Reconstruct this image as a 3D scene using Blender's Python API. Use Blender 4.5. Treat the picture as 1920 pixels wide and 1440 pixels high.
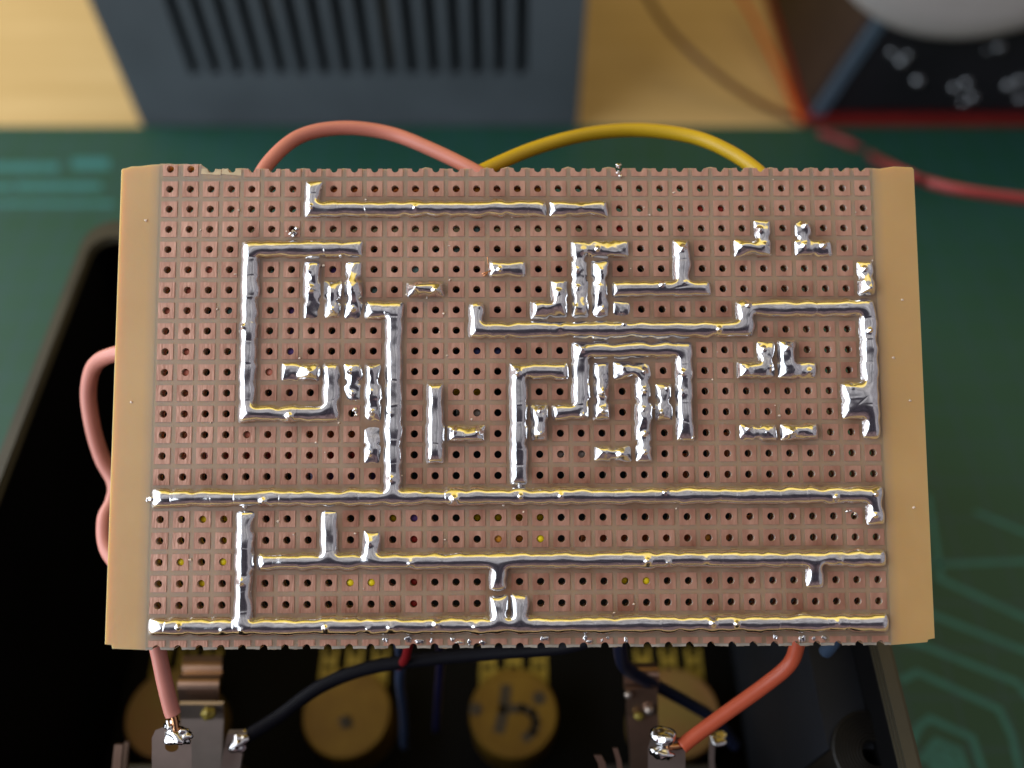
import bpy, bmesh, math, random
import numpy as np
from mathutils import Vector, Matrix

random.seed(7)
rng = np.random.default_rng(11)
MM = 0.001
scene = bpy.context.scene
for o in list(bpy.data.objects):
    bpy.data.objects.remove(o)
COL = scene.collection

# ------------------------------------------------------------------ camera
CAM_H = 182.0                       # mm above the mat
PITCH = math.radians(54.9)
FPX = 1640.0
FWD = Vector((0, math.cos(PITCH), -math.sin(PITCH)))
UPV = Vector((0, math.sin(PITCH), math.cos(PITCH)))
RGT = Vector((1, 0, 0))
CPOS = Vector((0, 0, CAM_H))
cam_data = bpy.data.cameras.new('camera')
cam = bpy.data.objects.new('camera', cam_data)
COL.objects.link(cam)
cam.location = CPOS * MM
cam.rotation_euler = (math.radians(90) - PITCH, 0, 0)
cam_data.sensor_width = 36
cam_data.lens = 36 * FPX / 1920
cam_data.clip_start = 0.002
cam_data.clip_end = 20
cam_data.dof.use_dof = True
cam_data.dof.focus_distance = 0.1065
cam_data.dof.aperture_fstop = 9.0
scene.camera = cam

# ------------------------------------------------------------------ room light
world = bpy.data.worlds.new('World')
scene.world = world
world.use_nodes = True
wn, wl = world.node_tree.nodes, world.node_tree.links
wn.clear()
w_out = wn.new('ShaderNodeOutputWorld')
w_bg = wn.new('ShaderNodeBackground')
w_tc = wn.new('ShaderNodeTexCoord')
w_sx = wn.new('ShaderNodeSeparateXYZ')
wl.new(w_tc.outputs['Generated'], w_sx.inputs[0])


def wmath(op, a, b=None, c=None, clamp=False):
    n = wn.new('ShaderNodeMath'); n.operation = op; n.use_clamp = clamp
    for k, v in enumerate((a, b, c)):
        if v is None: continue
        if isinstance(v, (int, float)): n.inputs[k].default_value = v
        else: wl.new(v, n.inputs[k])
    return n.outputs[0]


# room: pale ceiling overhead, dark side towards the photographer, warm dim wall beyond the table
w_phi = wmath('DIVIDE', wmath('ARCTAN2', w_sx.outputs['Y'], w_sx.outputs['Z']), 2 * math.pi)
w_phi = wmath('ADD', w_phi, 0.5)               # 0 = below behind the viewer, 0.5 = straight up
w_rp = wn.new('ShaderNodeValToRGB')
els = w_rp.color_ramp.elements
els[0].position = 0.0; els[0].color = (0.07, 0.05, 0.045, 1)
els[1].position = 1.0; els[1].color = (0.05, 0.04, 0.03, 1)
deg = lambda a: 0.5 + a / 360
for a, c in ((-115, (0.12, 0.075, 0.07)), (-80, (0.20, 0.135, 0.135)), (-66, (0.13, 0.09, 0.10)), (-58, (0.035, 0.03, 0.04)), (-31, (0.04, 0.035, 0.045)), (-24, (0.38, 0.37, 0.39)), (20, (0.46, 0.43, 0.42)), (48, (0.30, 0.19, 0.03)), (90, (0.20, 0.12, 0.02))):
    e = els.new(deg(a)); e.color = (*c, 1)
wl.new(w_phi, w_rp.inputs[0])
w_mr = wn.new('ShaderNodeMapRange'); w_mr.interpolation_type = 'SMOOTHSTEP'
w_mr.inputs['From Min'].default_value = 0.66; w_mr.inputs['From Max'].default_value = 0.76
wl.new(w_sx.outputs['X'], w_mr.inputs['Value'])
w_mx = wn.new('ShaderNodeMix'); w_mx.data_type = 'RGBA'
wl.new(w_mr.outputs[0], w_mx.inputs['Factor'])
wl.new(w_rp.outputs[0], w_mx.inputs['A'])
w_mx.inputs['B'].default_value = (0.30, 0.28, 0.30, 1)
# clutter of the room: uneven brightness of what stands round the table
w_nz = wn.new('ShaderNodeTexNoise'); w_nz.inputs['Scale'].default_value = 4.5; w_nz.inputs['Detail'].default_value = 5; w_nz.inputs['Roughness'].default_value = 0.6
wl.new(w_tc.outputs['Generated'], w_nz.inputs['Vector'])
w_nr = wn.new('ShaderNodeMapRange')
w_nr.inputs['From Min'].default_value = 0.35; w_nr.inputs['From Max'].default_value = 0.65
w_nr.inputs['To Min'].default_value = 0.45; w_nr.inputs['To Max'].default_value = 1.5
wl.new(w_nz.outputs['Fac'], w_nr.inputs['Value'])
w_ml = wn.new('ShaderNodeVectorMath'); w_ml.operation = 'SCALE'
wl.new(w_mx.outputs['Result'], w_ml.inputs[0]); wl.new(w_nr.outputs[0], w_ml.inputs['Scale'])
wl.new(w_ml.outputs[0], w_bg.inputs['Color'])
w_bg.inputs['Strength'].default_value = 1.0
wl.new(w_bg.outputs[0], w_out.inputs[0])


def area_lamp(name, pos, target, sx, sy, radiance, color):
    ld = bpy.data.lights.new(name, 'AREA')
    ld.shape = 'RECTANGLE'
    ld.size, ld.size_y = sx, sy
    ld.energy = radiance * math.pi * sx * sy
    ld.color = color
    o = bpy.data.objects.new(name, ld)
    COL.objects.link(o)
    o.location = pos
    d = Vector(target) - Vector(pos)
    o.rotation_euler = d.to_track_quat('-Z', 'Y').to_euler()
    return o


TGT = Vector((0, 0.06, 0.09))
# a window on the left, split into panes added to break up its reflections
for wy in (-0.31, -0.02, 0.27):
    for wz, ws in ((0.17, 3.2), (0.48, 3.9)):
        area_lamp('window_pane_light', (-0.46, wy, wz), (0.5, wy, wz - .04), 0.26, 0.27, ws, (0.86, 0.93, 1.0))
area_lamp('warm_lamp', TGT + Vector((0.0, 0.50, 0.87)) * 1.2, TGT, 2.4, 0.48, 0.85, (1.0, 0.70, 0.0))

scene.view_settings.view_transform = 'Standard'
scene.view_settings.look = 'None'
scene.view_settings.exposure = 0.2
scene.view_settings.gamma = 1.0
scene.render.engine = 'CYCLES'
scene.render.resolution_x, scene.render.resolution_y = 1024, 768


# ------------------------------------------------------------------ helpers
def ray(px, py):
    return FWD + RGT * ((px - 960) / FPX) + UPV * ((720 - py) / FPX)


def at_depth(px, py, d):
    return CPOS + ray(px, py) * d


def at_z(px, py, z):
    r = ray(px, py)
    return CPOS + r * ((z - CAM_H) / r.z)


def at_y(px, py, y):
    r = ray(px, py)
    return CPOS + r * (y / r.y)


def tag(o, label=None, cat=None, group=None, kind=None):
    if label: o['label'] = label
    if cat: o['category'] = cat
    if group: o['group'] = group
    if kind: o['kind'] = kind
    return o


def empty(name, loc_mm, label, cat, group=None):
    o = bpy.data.objects.new(name, None)
    COL.objects.link(o)
    o.location = Vector(loc_mm) * MM
    o.empty_display_size = 0.01
    return tag(o, label, cat, group)


def link(name, me, mat, parent=None, world_space=True):
    o = bpy.data.objects.new(name, me)
    COL.objects.link(o)
    if mat is not None and not me.materials:
        me.materials.append(mat)
    if parent is not None:
        o.parent = parent
        if world_space:                  # mesh coordinates are world ones: undo the parent's placing
            o.matrix_parent_inverse = world_matrix(parent).inverted()
    return o


def world_matrix(o):
    m = Matrix.LocRotScale(o.location, o.rotation_euler, o.scale)
    if o.parent:
        return world_matrix(o.parent) @ o.matrix_parent_inverse @ m
    return m


class MB:
    """collects shapes given in mm (world) and builds ONE mesh object"""
    def __init__(s):
        s.bm = bmesh.new()

    def box(s, lo, hi, rot=None, origin=(0, 0, 0), bevel=0):
        lo, hi = Vector(lo), Vector(hi)
        g = bmesh.ops.create_cube(s.bm, size=1)
        vs = g['verts']
        for v in vs:
            v.co = Vector(((lo.x + hi.x) / 2 + v.co.x * (hi.x - lo.x), (lo.y + hi.y) / 2 + v.co.y * (hi.y - lo.y),
                           (lo.z + hi.z) / 2 + v.co.z * (hi.z - lo.z)))
        if bevel:
            es = {e for v in vs for e in v.link_edges}
            r = bmesh.ops.bevel(s.bm, geom=list(es), offset=bevel, segments=3, profile=0.5, affect='EDGES')
            vs = list({v for f in r['faces'] for v in f.verts} | {v for v in vs if v.is_valid})
        if rot is not None:
            for v in vs:
                v.co = rot @ v.co + Vector(origin)
        return s

    def tube(s, pts, r, seg=12, cap=True, sub=8):
        P = catmull([Vector(p) for p in pts], sub) if sub else [Vector(p) for p in pts]
        n = None
        rings = []
        for i, p in enumerate(P):
            t = (P[min(i + 1, len(P) - 1)] - P[max(i - 1, 0)]).normalized()
            if n is None:
                a = Vector((0, 0, 1)) if abs(t.z) < .9 else Vector((1, 0, 0))
                n = t.cross(a).normalized()
            n = (n - t * n.dot(t)).normalized()
            b = t.cross(n)
            rr = r(i / (len(P) - 1)) if callable(r) else r
            rings.append([s.bm.verts.new(p + (n * math.cos(k * 2 * math.pi / seg) + b * math.sin(k * 2 * math.pi / seg)) * rr) for k in range(seg)])
        for a, b in zip(rings, rings[1:]):
            for k in range(seg):
                s.bm.faces.new((a[k], a[(k + 1) % seg], b[(k + 1) % seg], b[k])).smooth = True
        if cap:
            s.bm.faces.new(rings[0][::-1]); s.bm.faces.new(rings[-1])
        return s

    def ribbon(s, pts, width, thick, wdir=(1, 0, 0), sub=0):
        """bent metal strip: a rectangle swept along pts"""
        P = catmull([Vector(p) for p in pts], sub) if sub else [Vector(p) for p in pts]
        w = Vector(wdir).normalized()
        rings = []
        for i, p in enumerate(P):
            t = (P[min(i + 1, len(P) - 1)] - P[max(i - 1, 0)]).normalized()
            n = t.cross(w).normalized()
            ww = width(i / (len(P) - 1)) if callable(width) else width
            rings.append([s.bm.verts.new(p + w * a * ww / 2 + n * b * thick / 2) for a, b in ((-1, -1), (1, -1), (1, 1), (-1, 1))])
        for a, b in zip(rings, rings[1:]):
            for k in range(4):
                s.bm.faces.new((a[k], a[(k + 1) % 4], b[(k + 1) % 4], b[k]))
        s.bm.faces.new(rings[0][::-1]); s.bm.faces.new(rings[-1])
        return s

    def lathe(s, prof, center, axis=(0, 0, 1), seg=48):
        """profile (radius, height) turned round an axis"""
        q = Vector((0, 0, 1)).rotation_difference(Vector(axis).normalized())
        c = Vector(center)
        rings = []
        for r, h in prof:
            if r < 1e-6:
                rings.append([s.bm.verts.new(c + q @ Vector((0, 0, h)))])
            else:
                rings.append([s.bm.verts.new(c + q @ Vector((r * math.cos(k * 2 * math.pi / seg), r * math.sin(k * 2 * math.pi / seg), h))) for k in range(seg)])
        for a, b in zip(rings, rings[1:]):
            for k in range(seg):
                k2 = (k + 1) % seg
                if len(a) == 1 and len(b) == 1: continue
                if len(a) == 1: f = s.bm.faces.new((a[0], b[k2], b[k]))
                elif len(b) == 1: f = s.bm.faces.new((a[k], a[k2], b[0]))
                else: f = s.bm.faces.new((a[k], a[k2], b[k2], b[k]))
        return s

    def prism(s, poly, z0, z1):
        """extrude a polygon of (x, y) from z0 up to z1"""
        a = [s.bm.verts.new((x, y, z0)) for x, y in poly]
        b = [s.bm.verts.new((x, y, z1)) for x, y in poly]
        n = len(poly)
        for k in range(n):
            s.bm.faces.new((a[k], a[(k + 1) % n], b[(k + 1) % n], b[k]))
        s.bm.faces.new(a[::-1]); s.bm.faces.new(b)
        return s

    def xform(s, M):
        s.bm.transform(M)
        return s

    def blob(s, c, rx, ry=None, rz=None, noise=0.0, seed=0):
        r = bmesh.ops.create_icosphere(s.bm, subdivisions=3, radius=1)
        rd = random.Random(seed)
        ph = [(Vector((rd.uniform(-1, 1), rd.uniform(-1, 1), rd.uniform(-1, 1))).normalized(), rd.uniform(1.5, 4), rd.uniform(0, 6)) for _ in range(6)]
        for v in r['verts']:
            d = 1 + noise * sum(math.sin(f * v.co.dot(a) * 2 + p) for a, f, p in ph) / 3
            v.co = Vector(c) + Vector((v.co.x * rx * d, v.co.y * (ry or rx) * d, v.co.z * (rz or rx) * d))
        for v in r['verts']:
            for f in v.link_faces: f.smooth = True
        return s

    def build(s, name, mat, parent=None, smooth_angle=None):
        for v in s.bm.verts:
            v.co *= MM
        bmesh.ops.recalc_face_normals(s.bm, faces=s.bm.faces)
        me = bpy.data.meshes.new(name)
        s.bm.to_mesh(me); s.bm.free()
        if smooth_angle:
            me.shade_smooth() if hasattr(me, 'shade_smooth') else None
            me.set_sharp_from_angle(angle=math.radians(smooth_angle))
        return link(name, me, mat, parent)


def catmull(P, sub):
    if len(P) < 3: return P
    Q = [P[0] * 2 - P[1]] + P + [P[-1] * 2 - P[-2]]
    out = []
    for i in range(1, len(Q) - 2):
        a, b, c, d = Q[i - 1:i + 3]
        for k in range(sub):
            t = k / sub
            out.append(0.5 * ((2 * b) + (c - a) * t + (2 * a - 5 * b + 4 * c - d) * t * t + (3 * b - a - 3 * c + d) * t ** 3))
    out.append(P[-1])
    return out


def material(name, color, rough=0.5, metal=0.0, var=0.0, vscale=200.0, bump=0.0, bscale=800.0, spec=0.5, stretch=(1, 1, 1), color2=None, rvar=0.0, coat=0.0):
    m = bpy.data.materials.new(name)
    m.use_nodes = True
    nt = m.node_tree
    b = nt.nodes['Principled BSDF']
    b.inputs['Roughness'].default_value = rough
    b.inputs['Metallic'].default_value = metal
    b.inputs['Specular IOR Level'].default_value = spec
    b.inputs['Coat Weight'].default_value = coat
    b.inputs['Coat Roughness'].default_value = 0.15
    tc = nt.nodes.new('ShaderNodeTexCoord')
    mp = nt.nodes.new('ShaderNodeMapping')
    mp.inputs['Scale'].default_value = stretch
    nt.links.new(tc.outputs['Object'], mp.inputs[0])
    c1 = (*color, 1)
    b.inputs['Base Color'].default_value = c1
    if var or color2:
        n = nt.nodes.new('ShaderNodeTexNoise')
        n.inputs['Scale'].default_value = vscale
        n.inputs['Detail'].default_value = 5
        nt.links.new(mp.outputs[0], n.inputs['Vector'])
        mx = nt.nodes.new('ShaderNodeMix'); mx.data_type = 'RGBA'
        rp = nt.nodes.new('ShaderNodeMapRange')
        rp.inputs['From Min'].default_value = 0.3; rp.inputs['From Max'].default_value = 0.7
        nt.links.new(n.outputs['Fac'], rp.inputs['Value'])
        nt.links.new(rp.outputs[0], mx.inputs['Factor'])
        c2 = (*color2, 1) if color2 else (*[min(1, c * (1 + var)) for c in color], 1)
        ca = c1 if color2 else (*[c * (1 - var) for c in color], 1)
        mx.inputs['A'].default_value = ca; mx.inputs['B'].default_value = c2
        nt.links.new(mx.outputs['Result'], b.inputs['Base Color'])
        if rvar:
            r2 = nt.nodes.new('ShaderNodeMapRange')
            r2.inputs['To Min'].default_value = max(0.02, rough - rvar); r2.inputs['To Max'].default_value = rough + rvar
            nt.links.new(n.outputs['Fac'], r2.inputs['Value'])
            nt.links.new(r2.outputs[0], b.inputs['Roughness'])
    if bump:
        n2 = nt.nodes.new('ShaderNodeTexNoise')
        n2.inputs['Scale'].default_value = bscale
        n2.inputs['Detail'].default_value = 4
        nt.links.new(mp.outputs[0], n2.inputs['Vector'])
        bp = nt.nodes.new('ShaderNodeBump')
        bp.inputs['Strength'].default_value = bump
        bp.inputs['Distance'].default_value = 0.0001
        nt.links.new(n2.outputs['Fac'], bp.inputs['Height'])
        nt.links.new(bp.outputs[0], b.inputs['Normal'])
    return m


def flux_mix(m, stain, amount=1.0, gloss=0.25):
    """flux residue: an amber glaze left round the joints, read from the mesh attribute 'flux'"""
    nt = m.node_tree
    b = nt.nodes['Principled BSDF']
    at = nt.nodes.new('ShaderNodeAttribute'); at.attribute_name = 'flux'
    tc = nt.nodes.new('ShaderNodeTexCoord')
    n = nt.nodes.new('ShaderNodeTexNoise'); n.inputs['Scale'].default_value = 260; n.inputs['Detail'].default_value = 6
    nt.links.new(tc.outputs['Object'], n.inputs['Vector'])
    mr = nt.nodes.new('ShaderNodeMapRange')
    mr.inputs['From Min'].default_value = 0.32; mr.inputs['From Max'].default_value = 0.68
    mr.inputs['To Min'].default_value = 0.35; mr.inputs['To Max'].default_value = 1.0
    nt.links.new(n.outputs['Fac'], mr.inputs['Value'])
    mu = nt.nodes.new('ShaderNodeMath'); mu.operation = 'MULTIPLY'
    nt.links.new(at.outputs['Fac'], mu.inputs[0]); nt.links.new(mr.outputs[0], mu.inputs[1])
    mu2 = nt.nodes.new('ShaderNodeMath'); mu2.operation = 'MULTIPLY'; mu2.inputs[1].default_value = amount; mu2.use_clamp = True
    nt.links.new(mu.outputs[0], mu2.inputs[0])
    mx = nt.nodes.new('ShaderNodeMix'); mx.data_type = 'RGBA'; mx.blend_type = 'MULTIPLY'
    nt.links.new(mu2.outputs[0], mx.inputs['Factor'])
    src = b.inputs['Base Color'].links[0].from_socket if b.inputs['Base Color'].links else None
    if src: nt.links.new(src, mx.inputs['A'])
    else: mx.inputs['A'].default_value = b.inputs['Base Color'].default_value
    mx.inputs['B'].default_value = (*stain, 1)
    nt.links.new(mx.outputs['Result'], b.inputs['Base Color'])
    nt.links.new(mu2.outputs[0], b.inputs['Coat Weight'])
    b.inputs['Coat Roughness'].default_value = gloss
    return m


# ------------------------------------------------------------------ setting: tabletop
def wood_material():
    m = material('wood', (0.66, 0.45, 0.19), rough=0.45, color2=(0.76, 0.54, 0.25), vscale=14, stretch=(1, 9, 9), bump=0.15, bscale=60)
    return m


mb = MB().box((-1500, -900, -40), (1500, 1500, -2.0))
tag(mb.build('tabletop', wood_material()), kind='structure')


# ------------------------------------------------------------------ cutting mat
def mat_material():
    m = material('mat_green', (0.010, 0.068, 0.038), rough=0.55, spec=.4, color2=(0.014, 0.078, 0.054), vscale=30, bump=0.25, bscale=2500)
    nt = m.node_tree
    b = nt.nodes['Principled BSDF']
    tc = nt.nodes.new('ShaderNodeTexCoord')
    br = nt.nodes.new('ShaderNodeTexBrick')
    br.offset = 0; br.squash = 1
    br.inputs['Scale'].default_value = 1.0
    br.inputs['Mortar Size'].default_value = 0.00045
    br.inputs['Mortar Smooth'].default_value = 0.0
    br.inputs['Brick Width'].default_value = 0.010
    br.inputs['Row Height'].default_value = 0.010
    nt.links.new(tc.outputs['Object'], br.inputs['Vector'])
    mx = nt.nodes.new('ShaderNodeMix'); mx.data_type = 'RGBA'
    src = b.inputs['Base Color'].links[0].from_socket
    nt.links.new(br.outputs['Fac'], mx.inputs['Factor'])
    nt.links.new(src, mx.inputs['A'])
    mx.inputs['B'].default_value = (0.017, 0.072, 0.070, 1)
    nt.links.new(mx.outputs['Result'], b.inputs['Base Color'])
    return m


mat_edge = at_z(960, 236, 0).y
cut_mat = empty('cutting_mat', (0, mat_edge - 150, 0), 'dark green cutting mat with teal printed lines lying on the wooden table', 'cutting mat')
MB().box((-330, mat_edge - 300, -2.0), (290, mat_edge, 0), bevel=0.4).build('mat_sheet', mat_material(), cut_mat)
teal = material('mat_print', (0.026, 0.18, 0.175), rough=0.6, var=0.15, vscale=300)
LW = 1.35
lines = [[(1757, 1083), (1925, 1160)], [(1700, 1130), (1760, 1157), (1925, 1222)], [(1640, 1185), (1730, 1210), (1907, 1280), (1930, 1310)],
         [(1690, 1275), (1720, 1260), (1873, 1330), (1897, 1380), (1915, 1460)],
         [(1705, 1400), (1723, 1362), (1743, 1347), (1823, 1383), (1848, 1460)],
         [(1728, 1425), (1755, 1390), (1797, 1407), (1816, 1460)]]
mb = MB()


def flat_strip(mb, pts, w, z0, z1):
    for a, b in zip(pts, pts[1:]):
        d = (b - a).normalized(); n = Vector((-d.y, d.x, 0)) * w / 2; e = d * w * 0.3
        mb.prism([((a - e - n).x, (a - e - n).y), ((b + e - n).x, (b + e - n).y), ((b + e + n).x, (b + e + n).y), ((a - e + n).x, (a - e + n).y)], z0, z1)


zz = 0.012
for L in lines:
    for k in range(len(L) - 1):
        flat_strip(mb, [at_z(*L[k], 0), at_z(*L[k + 1], 0)], LW, 0.0, zz)
        zz += 0.003
    mb.build('printed_line', teal, cut_mat); mb = MB()
c = at_z(1770, 1435, 0); mb.lathe([(0, 0.01), (3.0, 0.01), (3.0, 0)], c, seg=24); mb.build('printed_dot', teal, cut_mat); mb = MB()
for (x0, x1, y0, y1) in [(-60, 110, 306, 321), (135, 205, 297, 317), (30, 190, 343, 356), (-60, 25, 345, 356), (-40, 215, 378, 386)]:
    a, b = at_z(x0, y1, 0), at_z(x1, y1, 0); c, d = at_z(x1, y0, 0), at_z(x0, y0, 0)
    mb.prism([(a.x, a.y), (b.x, b.y), (c.x, c.y), (d.x, d.y)], 0, 0.01)
    mb.build('printed_number', teal, cut_mat); mb = MB()
for (x0, y0, x1, y1) in [(1720, 1060, 1925, 1052), (1830, 960, 1925, 1000), (1740, 930, 1765, 1085)]:
    flat_strip(mb, [at_z(x0, y0, 0), at_z(x1, y1, 0)], LW * .8, 0, 0.008)
    mb.build('printed_line', teal, cut_mat); mb = MB()
mb.bm.free()

# ------------------------------------------------------------------ perfboard
PITCH_B = 2.54
NC, NR = 35, 24                      # columns, rows (rows 0 and 23 are cut through their holes)
rv = Vector((-0.08500788532300774, 0.009757213859050595, 0.004334315471763743))
tv = Vector((0.8043273035550089, -2.218520522242891, -106.81439768498007))
Rb = Matrix.Rotation(rv.length, 3, rv.normalized())
Rc = Matrix((RGT, UPV, -FWD)).transposed()          # camera axes in world
Rw = Rc @ Rb
origin = CPOS + Rc @ tv
MBOARD = Matrix.LocRotScale(origin * MM, Rw.to_quaternion(), Vector((1, 1, 1)))


def bpt(u, v, z):
    """point on the board (mm) in world mm"""
    return origin + Rw @ Vector((u, v, z))


def node(c, r):
    return ((c - 17) * PITCH_B, (11.5 - r) * PITCH_B)


board = empty('perfboard', origin, 'tan perforated prototype board with copper pads and shiny solder tracks', 'circuit board')
board.rotation_euler = Rw.to_euler()
TH = 1.6
HR = 0.46
PH = 0.975
PT = 0.06

# ---- solder: footprints on a fine grid, domed by solving the membrane equation
TR = {  # name: list of polylines of (column, row)
    'a': [[(7, 1), (7, 2), (18, 2)]], 'b': [[(19, 2), (21, 2)]],
    'c': [[(9, 4), (4, 4), (4, 12), (8, 12), (8, 10)]], 'd': [[(6, 10), (7, 10)]], 'e': [[(9, 10), (9, 11)]], 'f': [[(10, 10), (10, 12)]],
    'g': [[(10, 13), (10, 14)]], 'h': [[(7, 5), (7, 7)]], 'i': [[(8, 6), (8, 7)]], 'j': [[(9, 5), (9, 7)]],
    'k': [[(10, 7), (11, 7), (11, 16)], [(0, 16), (34, 16), (34, 17)]],
    'l': [[(12, 6), (13, 6)]], 'm': [[(16, 5), (17, 5)]], 'n': [[(18, 7), (19, 7), (19, 6)]], 'o': [[(22, 4), (20, 4), (20, 7)]],
    'p': [[(21, 5), (21, 7)]], 'q': [[(22, 7), (22, 7)]], 'r': [[(22, 6), (26, 6)], [(25, 6), (25, 4)]],
    's': [[(29, 3), (29, 4), (28, 4)]], 't': [[(31, 3), (31, 4), (32, 4)]], 'u': [[(34, 5), (34, 6)]],
    'v': [[(15, 7), (15, 8), (28, 8), (28, 7), (34, 7), (34, 13)], [(33, 11), (34, 11)], [(33, 12), (34, 12)], [(33, 11), (33, 12)], [(33, 11), (34, 12)]],
    'w': [[(19, 10), (17, 10), (17, 15)]], 'x': [[(19, 12), (20, 12), (20, 9), (25, 9), (25, 13)]],
    'y': [[(18, 12), (18, 13)]], 'z': [[(21, 10), (21, 12)]], 'aa': [[(22, 10), (23, 10), (23, 14)]], 'ab': [[(24, 11), (24, 12)]],
    'ac': [[(21, 14), (22, 14)]], 'ad': [[(29, 9), (29, 10), (28, 10)]], 'ae': [[(30, 9), (30, 10), (31, 10)]],
    'af': [[(28, 13), (29, 13)]], 'ag': [[(30, 13), (31, 13)]], 'ah': [[(13, 11), (13, 14)]], 'ai': [[(14, 13), (15, 13)]],
    'aj': [[(4, 17), (4, 22)], [(0, 22), (34, 22)], [(16, 21), (16, 22)], [(17, 21), (17, 22)]],
    'ak': [[(5, 19), (34, 19)], [(8, 17), (8, 19)], [(10, 18), (10, 19)], [(31, 19), (31, 20)], [(16, 19), (16, 20)]],
}
LUMPY = set('d e f g h i j l n o p q s t u y z aa ab ac ad ae af ag ai'.split())
ST = 0.085
U0, U1, V0, V1 = -46.5, 46.5, -31.0, 31.0
gu = np.arange(U0, U1, ST); gv = np.arange(V0, V1, ST)
NU, NV = len(gu), len(gv)
UU, VV = np.meshgrid(gu, gv)          # shape (NV, NU)


def gauss(a, sig):
    """gaussian blur by FFT; sig in mm"""
    fy = np.fft.fftfreq(a.shape[0], ST)[:, None]; fx = np.fft.rfftfreq(a.shape[1], ST)[None, :]
    return np.fft.irfft2(np.fft.rfft2(a) * np.exp(-2 * (np.pi * sig) ** 2 * (fx * fx + fy * fy)), s=a.shape)


def noise(sig):
    n = gauss(rng.standard_normal((NV, NU)), sig)
    return n / n.std()


n_edge = noise(0.45); n_big = noise(1.3); n_mid = noise(0.55); n_fine = noise(0.22)
warpU = UU + 0.05 * n_edge; warpV = VV + 0.05 * noise(0.45)


def smin(a, b, k):
    h = np.clip(0.5 + 0.5 * (b - a) / k, 0, 1)
    return b + (a - b) * h - k * h * (1 - h)


owner = np.full((NV, NU), -1, np.int32)
mask = np.zeros((NV, NU)); press = np.ones((NV, NU)); ridge = np.zeros((NV, NU)); leads = np.zeros((NV, NU))
best = np.full((NV, NU), 9.0); lumpm = np.zeros((NV, NU))
covered = {}
names = list(TR)


def win(u0, u1, v0, v1):
    i0 = max(0, int((u0 - U0) / ST)); i1 = min(NU, int((u1 - U0) / ST) + 1)
    j0 = max(0, int((v0 - V0) / ST)); j1 = min(NV, int((v1 - V0) / ST) + 1)
    return slice(j0, j1), slice(i0, i1)


for ti, key in enumerate(names):
    lump = key in LUMPY
    sd = np.full((NV, NU), 9.0)
    done = set()
    for pl in TR[key]:
        for (c0, r0), (c1, r1) in zip(pl, pl[1:]):
            n = max(abs(c1 - c0), abs(r1 - r0))
            cells = [(c0 + (c1 - c0) * k // max(n, 1), r0 + (r1 - r0) * k // max(n, 1)) for k in range(n + 1)]
            for q in cells:
                if q in done: continue
                done.add(q); covered[q] = ti
                u, v = node(*q)
                w = win(u - 2.2, u + 2.2, v - 2.2, v + 2.2)
                hw = (1.07 if lump else 1.09) + rng.uniform(-0.07, 0.07)
                cr_ = rng.uniform(.14, .42) if lump else rng.uniform(.25, .5)
                qx = np.abs(warpU[w] - u) - hw + cr_; qy = np.abs(warpV[w] - v) - hw * rng.uniform(.94, 1.03) + cr_
                d = np.hypot(np.maximum(qx, 0), np.maximum(qy, 0)) + np.minimum(np.maximum(qx, qy), 0) - cr_
                sd[w] = smin(sd[w], d, .18 if sd[w].min() < 5 else 1e-3)
                g2 = (UU[w] - u) ** 2 + (VV[w] - v) ** 2
                press[w] += (rng.normal(0, .62) if lump else rng.normal(0, .16)) * np.exp(-g2 / (2 * .7 ** 2))
                if rng.random() < (0.8 if lump else 0.22):
                    lu, lv = rng.normal(0, .28, 2)
                    leads[w] += rng.uniform(.12, .42) * np.exp(-((UU[w] - u - lu) ** 2 + (VV[w] - v - lv) ** 2) / (2 * rng.uniform(.16, .30) ** 2))
            for (ca, ra), (cb, rb) in zip(cells, cells[1:]):
                ua, va = node(ca, ra); ub, vb = node(cb, rb)
                w = win(min(ua, ub) - 2, max(ua, ub) + 2, min(va, vb) - 2, max(va, vb) + 2)
                du, dv = ub - ua, vb - va
                t = np.clip(((warpU[w] - ua) * du + (warpV[w] - va) * dv) / (du * du + dv * dv), 0, 1)
                hw = rng.uniform(.68, .98) if lump else rng.uniform(.92, 1.08)
                d = np.hypot(warpU[w] - ua - t * du, warpV[w] - va - t * dv) - hw
                sd[w] = smin(sd[w], d, .25)
                s = ((UU[w] - (ua + ub) / 2) * du + (VV[w] - (va + vb) / 2) * dv) / PITCH_B
                x = ((UU[w] - (ua + ub) / 2) * -dv + (VV[w] - (va + vb) / 2) * du) / PITCH_B
                near = np.exp(-(x / 1.1) ** 4)
                if lump:
                    press[w] += rng.uniform(-.75, .1) * np.exp(-(s / .45) ** 2) * near
                elif rng.random() < .5:
                    sh = rng.normal(0, .35)
                    ridge[w] += rng.choice([1, -1, -1]) * rng.uniform(.015, .05) * np.exp(-((s - sh + .12 * x * rng.normal()) / rng.uniform(.07, .14)) ** 2) * near
                    press[w] += rng.normal(-.05, .12) * np.exp(-(s / .7) ** 2) * near
    sd += 0.022 * n_edge
    m = np.clip(0.5 - sd / ST / 1.6, 0, 1)
    mask = np.maximum(mask, m)
    upd = sd < best
    owner[upd & (sd < 0.45)] = ti
    best = np.minimum(best, sd)
    if lump:
        near = sd < .3
        lumpm[near] = 1
        press[near] *= (1 + .28 * n_mid[near])

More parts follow.
